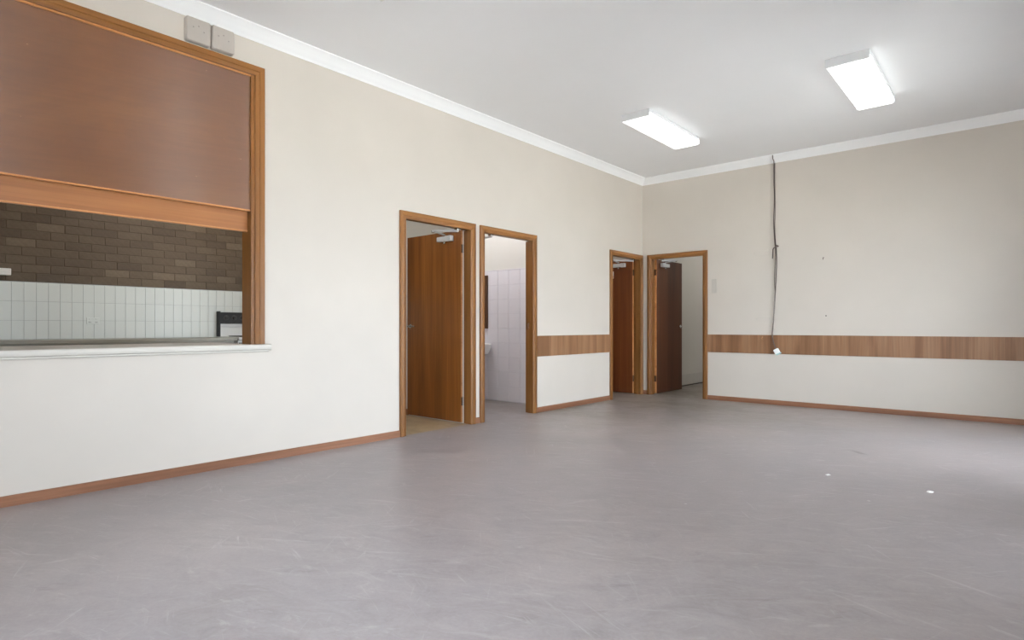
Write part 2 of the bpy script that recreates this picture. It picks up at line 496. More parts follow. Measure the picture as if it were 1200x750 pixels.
cornice('trim_1', 'left', 'white coved cornice along the top of the hatch wall')
cornice('trim_2', 'back', 'white coved cornice along the top of the end wall')
cornice('trim_3', 'right', 'white coved cornice above the windows')
cornice('trim_4', 'front', 'white coved cornice behind the camera')


# skirting boards
def skirt(name, side, a, b, label, h=0.062, t=0.013, mat=None):
    pr = [(0, 0), (t, 0), (t, h - 0.008), (t - 0.006, h), (0, h)]
    if side == 'left': m = MB().prism([(XL + d, a, z) for d, z in pr], (0, b - a, 0)); mt = 'skirt_y'
    if side == 'back': m = MB().prism([(a, YB - d, z) for d, z in pr], (b - a, 0, 0)); mt = 'skirt_x'
    if side == 'right': m = MB().prism([(XR - d, a, z) for d, z in pr], (0, b - a, 0)); mt = 'skirt_y'
    if side == 'front': m = MB().prism([(a, YF + d, z) for d, z in pr], (b - a, 0, 0)); mt = 'skirt_x'
    return tag(m.build(name, mat or mt), label, 'baseboard', kind='structure')


skirt('baseboard_left', 'left', YF, D1[0], 'long brown skirting board under the serving hatch')
skirt('baseboard_left', 'left', D1[1], D2[0], 'short brown skirting piece between the first two doorways')
skirt('baseboard_left', 'left', D2[1], D3[0], 'brown skirting board between the bathroom doorway and the corner door')
skirt('baseboard_back', 'back', XL, D4[0], 'tiny brown skirting piece in the corner between two doors')
skirt('baseboard_back', 'back', D4[1], XR, 'brown skirting board along the end wall')
skirt('baseboard_right', 'right', YF, WIN[1][0], 'brown skirting board under the near window')
skirt('baseboard_right', 'right', WIN[1][1], WIN[2][0], 'brown skirting board between the glass doors')
skirt('baseboard_right', 'right', WIN[2][1], YB, 'brown skirting board beside the sliding glass door')
skirt('baseboard_front', 'front', XL, XR, 'brown skirting board behind the camera')
tag(MB().box(KX, XL - T - 0.9, 4.413, 4.425, 0, 0.07, 0.003).build('baseboard_kitchen', 'skirt_x'), 'dark skirting board behind the open kitchen door', 'baseboard', kind='structure')
pk = MB().box(XL - 0.045, XL - 0.030, YB + T, YE, 0.02, 0.20, 0.004).build('baseboard_passage', 'skirt_grey')
tag(pk, 'tall grey skirting seen through the end wall doorway', 'baseboard', kind='structure')
MB().box(XL - 0.045, XL - 0.026, YB + T, YE, 0, 0.016, 0.002).build('dark_gap_strip', 'grey_dark', pk)  # dark strip colouring in the thin dark gap under the skirting

# wood bands (dado rails of wide veneer board)
tag(MB().box(XL, XL + 0.012, D2[1], D3[0], 0.672, 0.922, 0.003).build('trim_5', 'band'), 'wide wood band on the wall between two doorways', 'wall band', kind='structure')
tag(MB().box(D4[1], XR, YB - 0.012, YB, 0.672, 0.922, 0.003).build('trim_6', 'band'), 'long wide wood band across the end wall', 'wall band', kind='structure')


# ---------------------------------------------------------------- doors
def make_door(name, loc, rz, W, hinge, ang, leaf_mat, mats, label):
    """local X runs right along the wall, local Y into the room behind, origin at the frame's left foot"""
    root = empty(name, loc, rz); tag(root, label, 'door', kind='structure')
    mv, mh = mats
    a, zt = ARCH, DTOP
    # architrave: outer board, then a small stepped bead nearer the opening
    prof = [(0.0, 0.0), (0.0, -0.020), (0.006, -0.024), (0.040, -0.024), (0.046, -0.018), (0.052, -0.018), (0.058, -0.014), (a - 0.003, -0.014), (a, -0.010), (a, 0.0)]
    A = [(p, q, 0) for p, q in prof]; B_ = [(p, q, zt - p) for p, q in prof]
    MB().prism(A, B_).build('architrave', mv, root, smooth=True)
    A = [(W - p, q, 0) for p, q in prof]; B2 = [(W - p, q, zt - p) for p, q in prof]
    MB().prism(A, B2).build('architrave', mv, root, smooth=True)
    MB().prism(B_, B2).build('architrave', mh, root, smooth=True)
    # jambs with a rebate for the leaf at the rear
    c0, c1, ct = a - 0.004, W - a + 0.004, zt - a + 0.004
    D = T + 0.004
    L_ = [(0.032, 0), (c0, 0), (c0, 0.072), (c0 - 0.014, 0.072), (c0 - 0.014, D), (0.032, D)]
    MB().prism([(p, q, 0) for p, q in L_], (0, 0, ct)).build('jamb', mv, root)
    MB().prism([(W - p, q, 0) for p, q in L_], (0, 0, ct)).build('jamb', mv, root)
    H_ = [(zt - 0.032, 0), (ct, 0), (ct, 0.072), (ct + 0.014, 0.072), (ct + 0.014, D), (zt - 0.032, D)]
    MB().prism([(0.032, q, z) for z, q in H_], (W - 0.064, 0, 0)).build('jamb', mh, root)
    # leaf, in its own frame: hinge pin at the origin
    s = -1 if hinge == 'right' else 1
    px = (c1 + 0.013) if s < 0 else (c0 - 0.013)
    py = D
    Lw = (c1 - c0) + 0.022
    th = 0.036
    lf = MB().box(*sorted((s * 0.004, s * Lw)), -th, 0, 0.012, ct + 0.010, 0.002)
    leaf = lf.build('leaf', leaf_mat, root, loc=(px, py, 0))
    rot = s * math.radians(ang); leaf.rotation_euler = (0, 0, rot)
    # pale lipping on the hinge edge
    MB().box(*sorted((s * 0.0005, s * 0.006)), -th + 0.001, -0.001, 0.013, ct + 0.009).build('edge_lipping', 'lip', leaf)
    # hinges
    for hz in (0.235, 1.865):
        m = MB().tube([(0, 0.004, hz - 0.045), (0, 0.004, hz + 0.045)], 0.007, 10)
        m.box(*sorted((s * -0.003, s * 0.001)), -0.034, 0.002, hz - 0.045, hz + 0.045)
        m.box(*sorted((s * 0.0, s * 0.03)), -th - 0.002, -th, hz - 0.045, hz + 0.045) if False else None
        m.build('hinge', 'bronze', leaf, smooth=True)
        m = MB().box(*sorted((px - s * 0.013, px - s * 0.0165 + s * 0.006)), 0.076, D - 0.002, hz - 0.045, hz + 0.045)
        m.build('hinge_plate', 'bronze', root)
    # lever handles on both faces
    lx = s * (Lw - 0.06)
    for f in (-1, 1):
        y0 = -th if f < 0 else 0.0
        m = MB().lathe([(0.0, 0), (0.026, 0), (0.026, 0.006), (0.022, 0.010), (0.010, 0.012), (0.010, 0.045), (0.0, 0.047)], (lx, y0, 1.035), (0, f, 0))
        m.tube([(lx, y0 + f * 0.042, 1.035), (lx - s * 0.03, y0 + f * 0.048, 1.035), (lx - s * 0.075, y0 + f * 0.047, 1.034), (lx - s * 0.115, y0 + f * 0.040, 1.033)], [0.010, 0.010, 0.009, 0.008])
        m.build('handle', 'chrome', leaf, smooth=True)
    MB().box(*sorted((s * (Lw - 0.001), s * (Lw + 0.001))), -th + 0.006, -0.006, 0.95, 1.10).build('latch_plate', 'chrome', leaf)
    # strike plate in the opposite jamb
    sx = c0 if s < 0 else c1
    MB().box(*sorted((sx - 0.001, sx + 0.002) if s < 0 else (sx + 0.001, sx - 0.002)), 0.045, 0.071, 0.995, 1.075).build('strike_plate', 'chrome', root)
    # overhead closer: body on the leaf, spindle, two arms, shoe on the head jamb
    zc = 1.985
    cb = MB().box(*sorted((s * 0.13, s * 0.34)), -th - 0.045, -th, zc - 0.026, zc + 0.026, 0.008)
    cb.box(*sorted((s * 0.115, s * 0.20)), -th - 0.050, -th, zc - 0.030, zc + 0.030, 0.006)
    body = cb.build('closer_body', 'silver', leaf, smooth=True)
    sp = (s * 0.235, -th - 0.024)
    MB().lathe([(0.0, -0.056), (0.010, -0.054), (0.014, -0.048), (0.012, -0.032), (0.010, 0.0), (0.010, 0.045), (0.0, 0.046)], (sp[0], sp[1], zc), (0, 0, 1), 14).build('closer_spindle', 'chrome', leaf, smooth=True)
    co, si = math.cos(rot), math.sin(rot)
    P = Vector((px + sp[0] * co - sp[1] * si, py + sp[0] * si + sp[1] * co, zc + 0.040))
    E_ = Vector((px + s * 0.262, py + 0.195, zc + 0.050))
    Sh = Vector((px + s * 0.165, 0.030, ct - 0.016))

    def bar(p, q_, wd, hh):
        d = (q_ - p); n = Vector((-d.y, d.x, 0)).normalized() * wd
        return MB().prism([p + n, p - n, p - n + Vector((0, 0, hh)), p + n + Vector((0, 0, hh))], tuple(d))
    bar(P, E_, 0.012, 0.010).build('closer_arm', 'silver', root)
    bar(E_, Sh + Vector((0, 0, -0.022)), 0.015, 0.022).build('closer_arm', 'silver', root)
    MB().lathe([(0.0, -0.012), (0.015, -0.010), (0.015, 0.014), (0.0, 0.016)], E_, (0, 0, 1), 14).build('closer_joint', 'chrome', root, smooth=True)
    MB().box(Sh.x - 0.022, Sh.x + 0.022, Sh.y - 0.02, Sh.y + 0.03, Sh.z - 0.004, ct, 0.003).lathe([(0, -0.022), (0.012, -0.020), (0.012, 0.0), (0, 0.0)], Sh, (0, 0, 1), 14).build('closer_shoe', 'chrome', root, smooth=True)
    return root, leaf


VM = ('trim', 'trim_x')
d1, l1 = make_door('door_1', (XL, D1[0], 0), PI / 2, D1[1] - D1[0], 'right', 90, 'leaf', VM, 'open orange brown veneered door nearest the serving hatch')
d2, l2 = make_door('door_2', (XL, D2[0], 0), PI / 2, D2[1] - D2[0], 'left', 92, 'leaf', VM, 'doorway into the tiled bathroom, its leaf swung out of sight')
d3, l3 = make_door('door_3', (XL, D3[0], 0), PI / 2, D3[1] - D3[0], 'right', 90, 'leaf_red', VM, 'open red brown door on the hatch wall, tight in the corner')
d4, l4 = make_door('door_4', (D4[0], YB, 0), 0, D4[1] - D4[0], 'left', 88, 'leaf_dark', VM, 'open dark brown door in the end wall beside the corner')
# small notice on the corner door's leaf
nt = MB().box(-0.50, -0.335, -0.0385, -0.036, 1.79, 1.90, 0.001).build('notice', 'paper', l3)
nt['label'] = 'small white notice with a faded red strip'
# (one level deep only: the red strip belongs to the leaf beside its sheet)
MB().box(-0.495, -0.340, -0.0392, -0.0386, 1.795, 1.835).build('notice_strip', 'red', l3)

# ---------------------------------------------------------------- serving hatch
hz = empty('serving_hatch', (XL, HY0, HZ0)); tag(hz, 'wood framed serving hatch with half raised plywood shutters', 'hatch', kind='structure')
hs = (XL, HY0, HZ0)
ap = [(0.0, 0.0), (0.0, 0.010), (-0.010, 0.014), (-0.030, 0.014), (-0.034, 0.020), (-0.068, 0.020), (-0.072, 0.016), (-0.072, 0.0)]
# profile: first value measured outwards from the opening (negative = outwards), second = proud of the wall
BOT = 0.897
Rj = [(XL + q_, HY1 - p, BOT) for p, q_ in ap]; Rt = [(XL + q_, HY1 - p, HZ1 - p) for p, q_ in ap]
Lj = [(XL + q_, HY0 + p, BOT) for p, q_ in ap]; Lt = [(XL + q_, HY0 + p, HZ1 - p) for p, q_ in ap]
MB().prism(Rj, Rt).build('architrave', 'trim', hz, shift=hs, smooth=True)
MB().prism(Lj, Lt).build('architrave', 'trim', hz, shift=hs, smooth=True)
MB().prism(Lt, Rt).build('architrave', 'trim_y', hz, shift=hs, smooth=True)
# grooved jamb linings that guide the two shutters
for y, s in ((HY1, -1), (HY0, 1)):
    m = MB()
    g = [(0.0, 0.0), (0.0, -0.012), (0.010, -0.012), (0.010, -0.036), (0.0, -0.036), (0.0, -0.058), (0.010, -0.058), (0.010, -0.082), (0.0, -0.082), (0.0, -0.148), (-0.028, -0.148), (-0.028, 0.0)]
    m.prism([(XL + d, y - s * 0.0 + s * (-p), BOT) for p, d in g], (0, 0, HZ1 - BOT))
    m.build('jamb', 'trim', hz, shift=hs)
MB().box(XL - 0.148, XL, HY0 - 0.028, HY1 + 0.028, HZ1, HZ1 + 0.028).build('jamb', 'trim_y', hz, shift=hs)
# beads between the shutters
MB().box(XL - 0.012, XL - 0.001, HY1 - 0.014, HY1, BOT, HZ1, 0.002).build('bead', 'lip', hz, shift=hs)
MB().box(XL - 0.012, XL - 0.001, HY0, HY0 + 0.014, BOT, HZ1, 0.002).build('bead', 'lip', hz, shift=hs)
MB().box(XL - 0.012, XL - 0.001, HY0 + 0.014, HY1 - 0.014, HZ1 - 0.014, HZ1, 0.002).build('bead', 'lip', hz, shift=hs)
up = MB().box(XL - 0.034, XL - 0.016, HY0 + 0.001, HY1 - 0.001, 1.914, HZ1 - 0.001, 0.001).build('upper_shutter', 'shutter', hz, shift=hs)
MB().box(XL - 0.036, XL - 0.012, HY0 + 0.016, HY1 - 0.016, 1.904, 1.916, 0.003).build('shutter_lip', 'lip', up, shift=(0, 0, 0)).location = -Vector(hs)
lo = MB().box(XL - 0.080, XL - 0.062, HY0 + 0.001, HY1 - 0.001, 1.762, 2.80, 0.001).build('lower_shutter', 'sash', hz, shift=hs)
MB().box(XL - 0.083, XL - 0.058, HY0 + 0.002, HY1 - 0.002, 1.752, 1.764, 0.003).build('shutter_lip', 'lip', lo).location = -Vector(hs)
tg = MB().box(XL - 0.060, XL - 0.040, HY1 - 0.018, HY1 - 0.003, 1.764, 1.83, 0.003).build('shutter_stop', 'lip', hz, shift=hs)

# white sill of the hatch, level with the servery counter behind it
m = MB()
m.box(XL - T, XL + 0.001, HY0 - 0.028, HY1 + 0.0285, 0.857, 0.896)
nose = [(XL, 0.853), (XL + 0.024, 0.853), (XL + 0.034, 0.858), (XL + 0.038, 0.868), (XL + 0.038, 0.884), (XL + 0.034, 0.893), (XL + 0.026, 0.897), (XL, 0.897)]
m.prism([(x, HY0 - 0.11, z) for x, z in nose], (0, HY1 + 0.115 - HY0 + 0.11, 0))
sl = m.build('sill', 'sill', hz, shift=hs, smooth=True)
ap2 = [(XL, 0.838), (XL + 0.016, 0.838), (XL + 0.022, 0.845), (XL + 0.022, 0.8535), (XL, 0.8535)]
MB().prism([(x, HY0 - 0.10, z) for x, z in ap2], (0, HY1 + 0.10 - HY0 + 0.10, 0)).build('sill_mould', 'sill', sl, shift=hs)
sc = empty('servery_counter', (XL - 0.45, 0.9, 0)); tag(sc, 'white servery counter behind the hatch sill', 'counter')
ss = (XL - 0.45, 0.9, 0)
MB().box(XL - 0.86, XL - T - 0.001, HY0 - 0.028, HY1 + 0.0285, 0.857, 0.896, 0.003).build('counter_top', 'sill', sc, shift=ss)
MB().box(XL - 0.80, XL - T - 0.002, HY0, HY1, 0.10, 0.857).build('carcass', 'carcass', sc, shift=ss)
MB().box(XL - 0.74, XL - T - 0.002, HY0, HY1, 0.0, 0.10).build('plinth', 'grey_dark', sc, shift=ss)
for k in range(4):
    y0 = HY0 + 0.005 + k * 0.6145
    MB().box(XL - 0.82, XL - 0.80, y0, y0 + 0.605, 0.11, 0.85, 0.002).build('cupboard_door', 'carcass', sc, shift=ss)

# ---------------------------------------------------------------- kitchen seen through the hatch
# bricks (240 x 76 with 10 mm joints), children of the brick wall
bmx = MB().box(-0.006, 0.006, -0.1165, 0.1165, -0.0405, 0.0405, 0.002, 1)
proto = bmx.build('brick', 'brick', wk)
BC, BL = 0.0875, 0.240
first = True
for r in range(11):
    z = 1.4985 + 0.039 + r * BC
    for k in range(17):
        y = 0.08 + k * BL + (0.12 if r % 2 else 0.0) + random.uniform(-0.004, 0.004)
        if y > 4.30: continue
        o = proto if first else proto.copy()
        if not first: C.objects.link(o)
        first = False
        o.location = (KX - 0.0135 + random.uniform(-0.0015, 0.0015), y, z); o.parent = wk
# rest of the brickwork out of sight is the plain mortar face; grout bed and tiles below
gb = MB().box(KX - 0.012, KX - 0.004, 0.0, 4.42, 0.86, 1.492).build('grout_bed', 'grout', wk)
tm = MB().box(-0.004, 0.004, -0.0486, 0.0486, -0.0963, 0.0963, 0.0015, 1)
tp = tm.build('tile', 'tile', wk)
first = True
for r in range(3):
    for k in range(44):
        o = tp if first else tp.copy()
        if not first: C.objects.link(o)
        first = False
        o.parent = wk
        o.location = (KX - 0.0005, 0.05 + 0.1 * k, 0.9975 + r * 0.195)

kb = empty('kitchen_bench', (KX + 0.3, 1.6, 0)); tag(kb, 'olive grey kitchen bench along the tiled wall', 'bench')
ks = (KX + 0.3, 1.6, 0)
MB().box(KX + 0.006, KX + 0.61, 0.0, 3.185, 0.864, 0.90, 0.004).build('bench_top', 'bench', kb, shift=ks)
MB().box(KX + 0.02, KX + 0.54, 0.0, 3.18, 0.10, 0.864).build('carcass', 'carcass', kb, shift=ks)
MB().box(KX + 0.02, KX + 0.48, 0.0, 3.18, 0.0, 0.10).build('plinth', 'grey_dark', kb, shift=ks)
for k in range(5):
    d = MB().box(KX + 0.54, KX + 0.558, 0.01 + k * 0.634, 0.01 + k * 0.634 + 0.62, 0.12, 0.82, 0.002).build('cupboard_door', 'carcass', kb, shift=ks)
    MB().box(KX + 0.558, KX + 0.575, 0.05 + k * 0.634, 0.17 + k * 0.634, 0.77, 0.785, 0.003).build('handle', 'chrome', d).location = -Vector(ks)

st = empty('stove', (KX + 0.33, 3.50, 0)); tag(st, 'white upright electric stove with black control panel', 'stove')
t0 = (KX + 0.33, 3.50, 0)
SY0, SY1 = 3.195, 3.795
MB().box(KX + 0.03, KX + 0.585, SY0 + 0.01, SY1 - 0.01, 0.06, 0.865, 0.006).build('body', 'enamel', st, shift=t0)
MB().box(KX + 0.03, KX + 0.64, SY0, SY1, 0.872, 0.907, 0.008).build('hob', 'enamel', st, shift=t0, smooth=True)
MB().box(KX + 0.585, KX + 0.61, SY0 + 0.02, SY1 - 0.02, 0.30, 0.84, 0.006).build('oven_door', 'black', st, shift=t0)
MB().tube([(KX + 0.64, SY0 + 0.06, 0.80), (KX + 0.64, SY1 - 0.06, 0.80)], 0.011).build('oven_handle', 'chrome', st, shift=t0, smooth=True)
for y in (SY0, SY1 - 0.022): MB().box(KX + 0.012, KX + 0.085, y, y + 0.022, 0.907, 1.226, 0.004).build('side_upstand', 'black', st, shift=t0)
MB().box(KX + 0.02, KX + 0.058, SY0 + 0.022, SY1 - 0.022, 0.907, 1.03, 0.003).build('splash_back', 'enamel', st, shift=t0)
MB().box(KX + 0.02, KX + 0.072, SY0 + 0.022, SY1 - 0.022, 1.028, 1.066, 0.004).build('trim_strip', 'silver', st, shift=t0)
cp = MB().box(KX + 0.02, KX + 0.065, SY0 + 0.022, SY1 - 0.022, 1.068, 1.214, 0.004).build('control_panel', 'black', st, shift=t0)
for k in range(5):
    y = SY0 + 0.10 + k * 0.10
    MB().lathe([(0.0, 0), (0.034, 0), (0.034, 0.002), (0.031, 0.003), (0.0, 0.003)], (KX + 0.0655, y, 1.145), (1, 0, 0), 20).build('dial_ring', 'grey_dark', cp).location = -Vector(t0)
    MB().lathe([(0.0, 0), (0.024, 0.002), (0.021, 0.022), (0.0, 0.024)], (KX + 0.067, y, 1.145), (1, 0, 0), 20).box(KX + 0.088, KX + 0.095, y - 0.004, y + 0.004, 1.124, 1.166).build('knob', 'black_soft', cp, smooth=True).location = -Vector(t0)
for x, y, r in ((0.20, 0.16, 0.085), (0.20, 0.44, 0.07), (0.46, 0.16, 0.07), (0.46, 0.44, 0.085)):
    pts = [(KX + x + (r * (0.25 + 0.75 * k / 60)) * math.cos(k * 0.42), SY0 + y + (r * (0.25 + 0.75 * k / 60)) * math.sin(k * 0.42), 0.914) for k in range(61)]
    MB().tube(pts, 0.006, 6).build('hot_plate', 'black_soft', st, shift=t0, smooth=True)

ksk = empty('power_socket', (KX, 1.89, 1.095)); tag(ksk, 'white double power socket on the white kitchen tiles', 'socket')
MB().box(0.0036, 0.012, -0.058, 0.058, -0.036, 0.036, 0.003).build('plate', 'tile', ksk)
for y in (-0.03, 0.03):
    MB().box(0.012, 0.016, y - 0.007, y + 0.007, 0.012, 0.028, 0.001).build('rocker', 'tile', ksk)
    MB().box(0.0115, 0.0125, y - 0.009, y - 0.005, -0.02, -0.008).box(0.0115, 0.0125, y + 0.005, y + 0.009, -0.02, -0.008).build('socket_slot', 'black', ksk)
wbx = empty('wall_box', (KX, 1.06, 1.579)); tag(wbx, 'small white box fixed to the brown bricks', 'box')
MB().box(0.003, 0.055, -0.14, 0.134, -0.034, 0.034, 0.006).build('cover', 'white', wbx)
MB().box(0.055, 0.060, -0.13, 0.124, -0.006, 0.006, 0.002).build('ridge', 'white', wbx)

# ---------------------------------------------------------------- bathroom seen through the second doorway
MB().box(-6.9, XL - T, 6.092, 6.0995, 0.0, 1.815).build('grout_bed', 'grout_bath', wb)
tb = MB().box(-0.0985, 0.0985, -0.004, 0.004, -0.0985, 0.0985, 0.002, 1).build('tile', 'tile_bath', wb)
first = True
for r in range(9):
    for k in range(11):
        o = tb if first else tb.copy()
        if not first: C.objects.link(o)
        first = False
        o.parent = wb; o.location = (XL - T - 0.1005 - 0.2 * k, 6.0895, 0.1095 + 0.2 * r)
MB().box(-6.9, XL - T, 6.082, 6.0995, 1.81, 1.82, 0.003).build('tile_capping', 'tile_bath', wb)
mr = empty('wall_mirror', (-5.92, 6.085, 1.38)); tag(mr, 'dark framed mirror on the bathroom tiles', 'mirror')
MB().box(-0.23, -0.16, -0.030, -0.002, -0.375, 0.375, 0.004).build('frame_stile', 'frame_dark', mr)
MB().box(0.16, 0.23, -0.030, -0.002, -0.375, 0.375, 0.004).build('frame_stile', 'frame_dark', mr)
MB().box(-0.16, 0.16, -0.030, -0.002, 0.305, 0.375, 0.004).build('frame_rail', 'frame_dark', mr)
MB().box(-0.16, 0.16, -0.030, -0.002, -0.375, -0.305, 0.004).build('frame_rail', 'frame_dark', mr)
MB().box(-0.17, 0.17, -0.014, -0.006, -0.315, 0.315).build('mirror_glass', 'mirror', mr)
bs = empty('wash_basin', (-5.80, 6.085, 0.72)); tag(bs, 'white wash basin under the dark framed mirror', 'basin')
m = MB()
bm = bmesh.new(); rings = []
for sc_, z, cy in ((0.35, -0.10, -0.12), (0.75, -0.07, -0.15), (1.0, 0.02, -0.185), (1.02, 0.07, -0.19), (0.96, 0.075, -0.19), (0.86, 0.05, -0.19), (0.55, -0.04, -0.18), (0.15, -0.06, -0.18)):
    ring = []
    for k in range(28):
        t = 2 * PI * k / 28; cx, sy = math.cos(t), math.sin(t)
        e = 0.5
        ring.append(bm.verts.new((0.23 * sc_ * math.copysign(abs(cx) ** e, cx), cy + 0.185 * sc_ * math.copysign(abs(sy) ** e, sy), z)))
    rings.append(ring)
for a, b in zip(rings, rings[1:]):
    for k in range(28): bm.faces.new((a[k], a[(k + 1) % 28], b[(k + 1) % 28], b[k]))
bm.faces.new(rings[0][::-1]); bm.faces.new(rings[-1])
m.add(bm)
m.build('bowl', 'enamel', bs, smooth=True)
MB().tube([(0, -0.03, 0.07), (0, -0.03, 0.14), (0, -0.06, 0.165), (0, -0.12, 0.155), (0, -0.135, 0.135)], 0.011).build('tap', 'chrome', bs, smooth=True)

# ---------------------------------------------------------------- ceiling lights
LW, LL = 0.31, 1.25


def make_light(loc, lit, label):
    r = empty('ceiling_light', loc); tag(r, label, 'ceiling light', 'fluorescent ceiling lights')
    MB().box(-LW / 2 - 0.008, LW / 2 + 0.008, -LL / 2 - 0.005, LL / 2 + 0.005, -0.034, 0.0, 0.003).build('tray', 'white_metal', r)
    for y in (-LL / 2 - 0.006, LL / 2 - 0.002):
        MB().box(-LW / 2 - 0.008, LW / 2 + 0.008, y, y + 0.008, -0.076, 0.0, 0.002).build('end_cap', 'white_metal', r)
    b = bmesh.new()
    z0, z1 = -0.034, -0.082
    h0, h1 = LW / 2, LW / 2 - 0.012
    m = MB().prism([(-h0, -LL / 2 + 0.003, z0), (-h0, -LL / 2 + 0.003, z1 + 0.012), (-h1, -LL / 2 + 0.003, z1), (h1, -LL / 2 + 0.003, z1), (h0, -LL / 2 + 0.003, z1 + 0.012), (h0, -LL / 2 + 0.003, z0)], (0, LL - 0.006, 0))
    m.build('diffuser', 'lamp_on' if lit else 'lamp_off', r)
    return r


make_light((-3.065, 6.165, CZ), True, 'lit fluorescent ceiling light nearest the corner of the room')
make_light((-1.090, 6.145, CZ), True, 'lit fluorescent ceiling light furthest from the hatch wall')
make_light((-3.095, 1.80, CZ), False, 'unlit ceiling light cut off by the top edge of the photo')


def fill_lamp(loc, power, col, label):  # lamps added out of view to brighten the back rooms
    r = empty('added_fill_light', loc); tag(r, label, 'ceiling light', 'added fill lamps of the back rooms')
    MB().lathe([(0.0, 0), (0.16, 0), (0.165, -0.02), (0.15, -0.03), (0, -0.03)], (0, 0, 0), (0, 0, 1), 28).build('rim', 'white_metal', r, smooth=True)
    MB().lathe([(0.0, -0.09), (0.06, -0.085), (0.11, -0.068), (0.14, -0.045), (0.15, -0.03), (0, -0.03)], (0, 0, 0), (0, 0, 1), 28).build('opal_bowl', 'lamp_fill', r, smooth=True)
    L = bpy.data.lights.new('fill_glow', 'POINT'); L.energy = power; L.color = col; L.shadow_soft_size = 0.12  # point light added under the bowl as fill
    o = bpy.data.objects.new('fill_glow', L); C.objects.link(o); o.parent = r; o.location = (0, 0, -0.25)


fill_lamp((-6.2, 2.6, CZ), 36, (1.0, 0.96, 0.9), 'added unseen fill lamp brightening the kitchen')
fill_lamp((-5.6, 5.2, CZ), 44, (0.96, 0.95, 1.0), 'added unseen fill lamp brightening the bathroom')
fill_lamp((-5.6, 7.2, CZ), 12, (1.0, 0.95, 0.9), 'added unseen fill lamp in the room behind the corner door')
fill_lamp((-2.6, 10.4, CZ), 40, (1.0, 0.97, 0.92), 'added unseen fill lamp in the room beyond the end wall')

# ---------------------------------------------------------------- windows of the right wall
for k, (a, b, c, d) in enumerate(WIN):
    nm = ('window_1', 'door_5', 'door_6')[k]
    r = empty(nm, (XR, (a + b) / 2, c)); o3 = (XR, (a + b) / 2, c)
    tag(r, ['wide aluminium window beside the camera', 'glazed aluminium door in the outside wall', 'wide sliding glass door near the end wall'][k], 'door' if c == 0 else 'window', kind='structure')
    x0, x1 = XR + 0.02, XR + 0.075
    n = (3, 1, 2)[k]
    for z in ((c, c + 0.05), (d - 0.05, d)): MB().box(x0, x1, a, b, z[0], z[1], 0.003).build('frame_rail', 'alu', r, shift=o3)
    for i in range(n + 1):
        y = a + 0.025 + (b - a - 0.05) * i / n
        MB().box(x0, x1, y - 0.025, y + 0.025, c + 0.05, d - 0.05, 0.003).build('mullion', 'alu', r, shift=o3)
    for i in range(n):
        y0 = a + 0.05 + (b - a - 0.05) * i / n; y1 = a + (b - a - 0.05) * (i + 1) / n
        MB().box(XR + 0.045, XR + 0.050, y0, y1, c + 0.05, d - 0.05).build('pane', 'glass', r, shift=o3)
    if c == 0: MB().box(x0 - 0.05, x0, b - 0.06, b - 0.04, 0.9, 1.15, 0.005).build('pull_handle', 'alu', r, shift=o3)

a, b, c, d = WINF
o3 = ((a + b) / 2, YF, c)
r = empty('window_2', o3); tag(r, 'wide aluminium window in the wall behind the camera', 'window', kind='structure')
for z in ((c, c + 0.05), (d - 0.05, d)): MB().box(a, b, YF - 0.075, YF - 0.02, z[0], z[1], 0.003).build('frame_rail', 'alu', r, shift=o3)
for i in range(4):
    x = a + 0.025 + (b - a - 0.05) * i / 3
    MB().box(x - 0.025, x + 0.025, YF - 0.075, YF - 0.02, c + 0.05, d - 0.05, 0.003).build('mullion', 'alu', r, shift=o3)
for i in range(3):
    MB().box(a + 0.05 + (b - a - 0.05) * i / 3, a + (b - a - 0.05) * (i + 1) / 3, YF - 0.05, YF - 0.045, c + 0.05, d - 0.05).build('pane', 'glass', r, shift=o3)

# ---------------------------------------------------------------- small things on the walls
for y0, y1, z0, lab in ((1.613, 1.776, 3.018, 'grey blank cover plate above the hatch, further from the corner'), (1.786, 1.944, 3.018, 'grey blank cover plate above the hatch, nearer the corner')):
    r = empty('cover_plate', (XL, (y0 + y1) / 2, z0)); tag(r, lab, 'cover plate', 'blank plates above the hatch')
    hw = (y1 - y0) / 2
    z1_ = 0.168
    pts = []
    for cx_, cz_, a0 in ((hw - 0.014, z1_ - 0.014, 0), (-hw + 0.014, z1_ - 0.014, 90), (-hw + 0.014, 0.014, 180), (hw - 0.014, 0.014, 270)):
        for t in range(0, 91, 18):
            an = math.radians(a0 + t); pts.append((0.0, cx_ + 0.014 * math.cos(an), cz_ + 0.014 * math.sin(an)))
    back = [(0.036, p[1], p[2]) for p in pts]
    front = [(0.043, p[1] * 0.93, 0.084 + (p[2] - 0.084) * 0.93) for p in pts]
    MB().prism(pts, back).prism(back, front).build('cover', 'plate', r, smooth=True)
    for yy, zz in ((-0.035, 0.10), (0.035, 0.085), (0.0, 0.115)):
        MB().lathe([(0, 0), (0.005, 0), (0.004, 0.0015), (0, 0.0015)], (0.043, yy, zz), (1, 0, 0), 10).build('screw', 'screw', r)

sw = empty('light_switch', (-3.277, YB, 1.606)); tag(sw, 'pale tall switch plate beside the end wall door', 'switch')
MB().box(-0.036, 0.036, -0.010, 0, -0.10, 0.10, 0.003).build('plate', 'plate_wall', sw)
for z in (-0.05, 0.0, 0.05): MB().box(-0.010, 0.010, -0.014, -0.010, z - 0.014, z + 0.014, 0.002).build('rocker', 'plate_wall', sw)

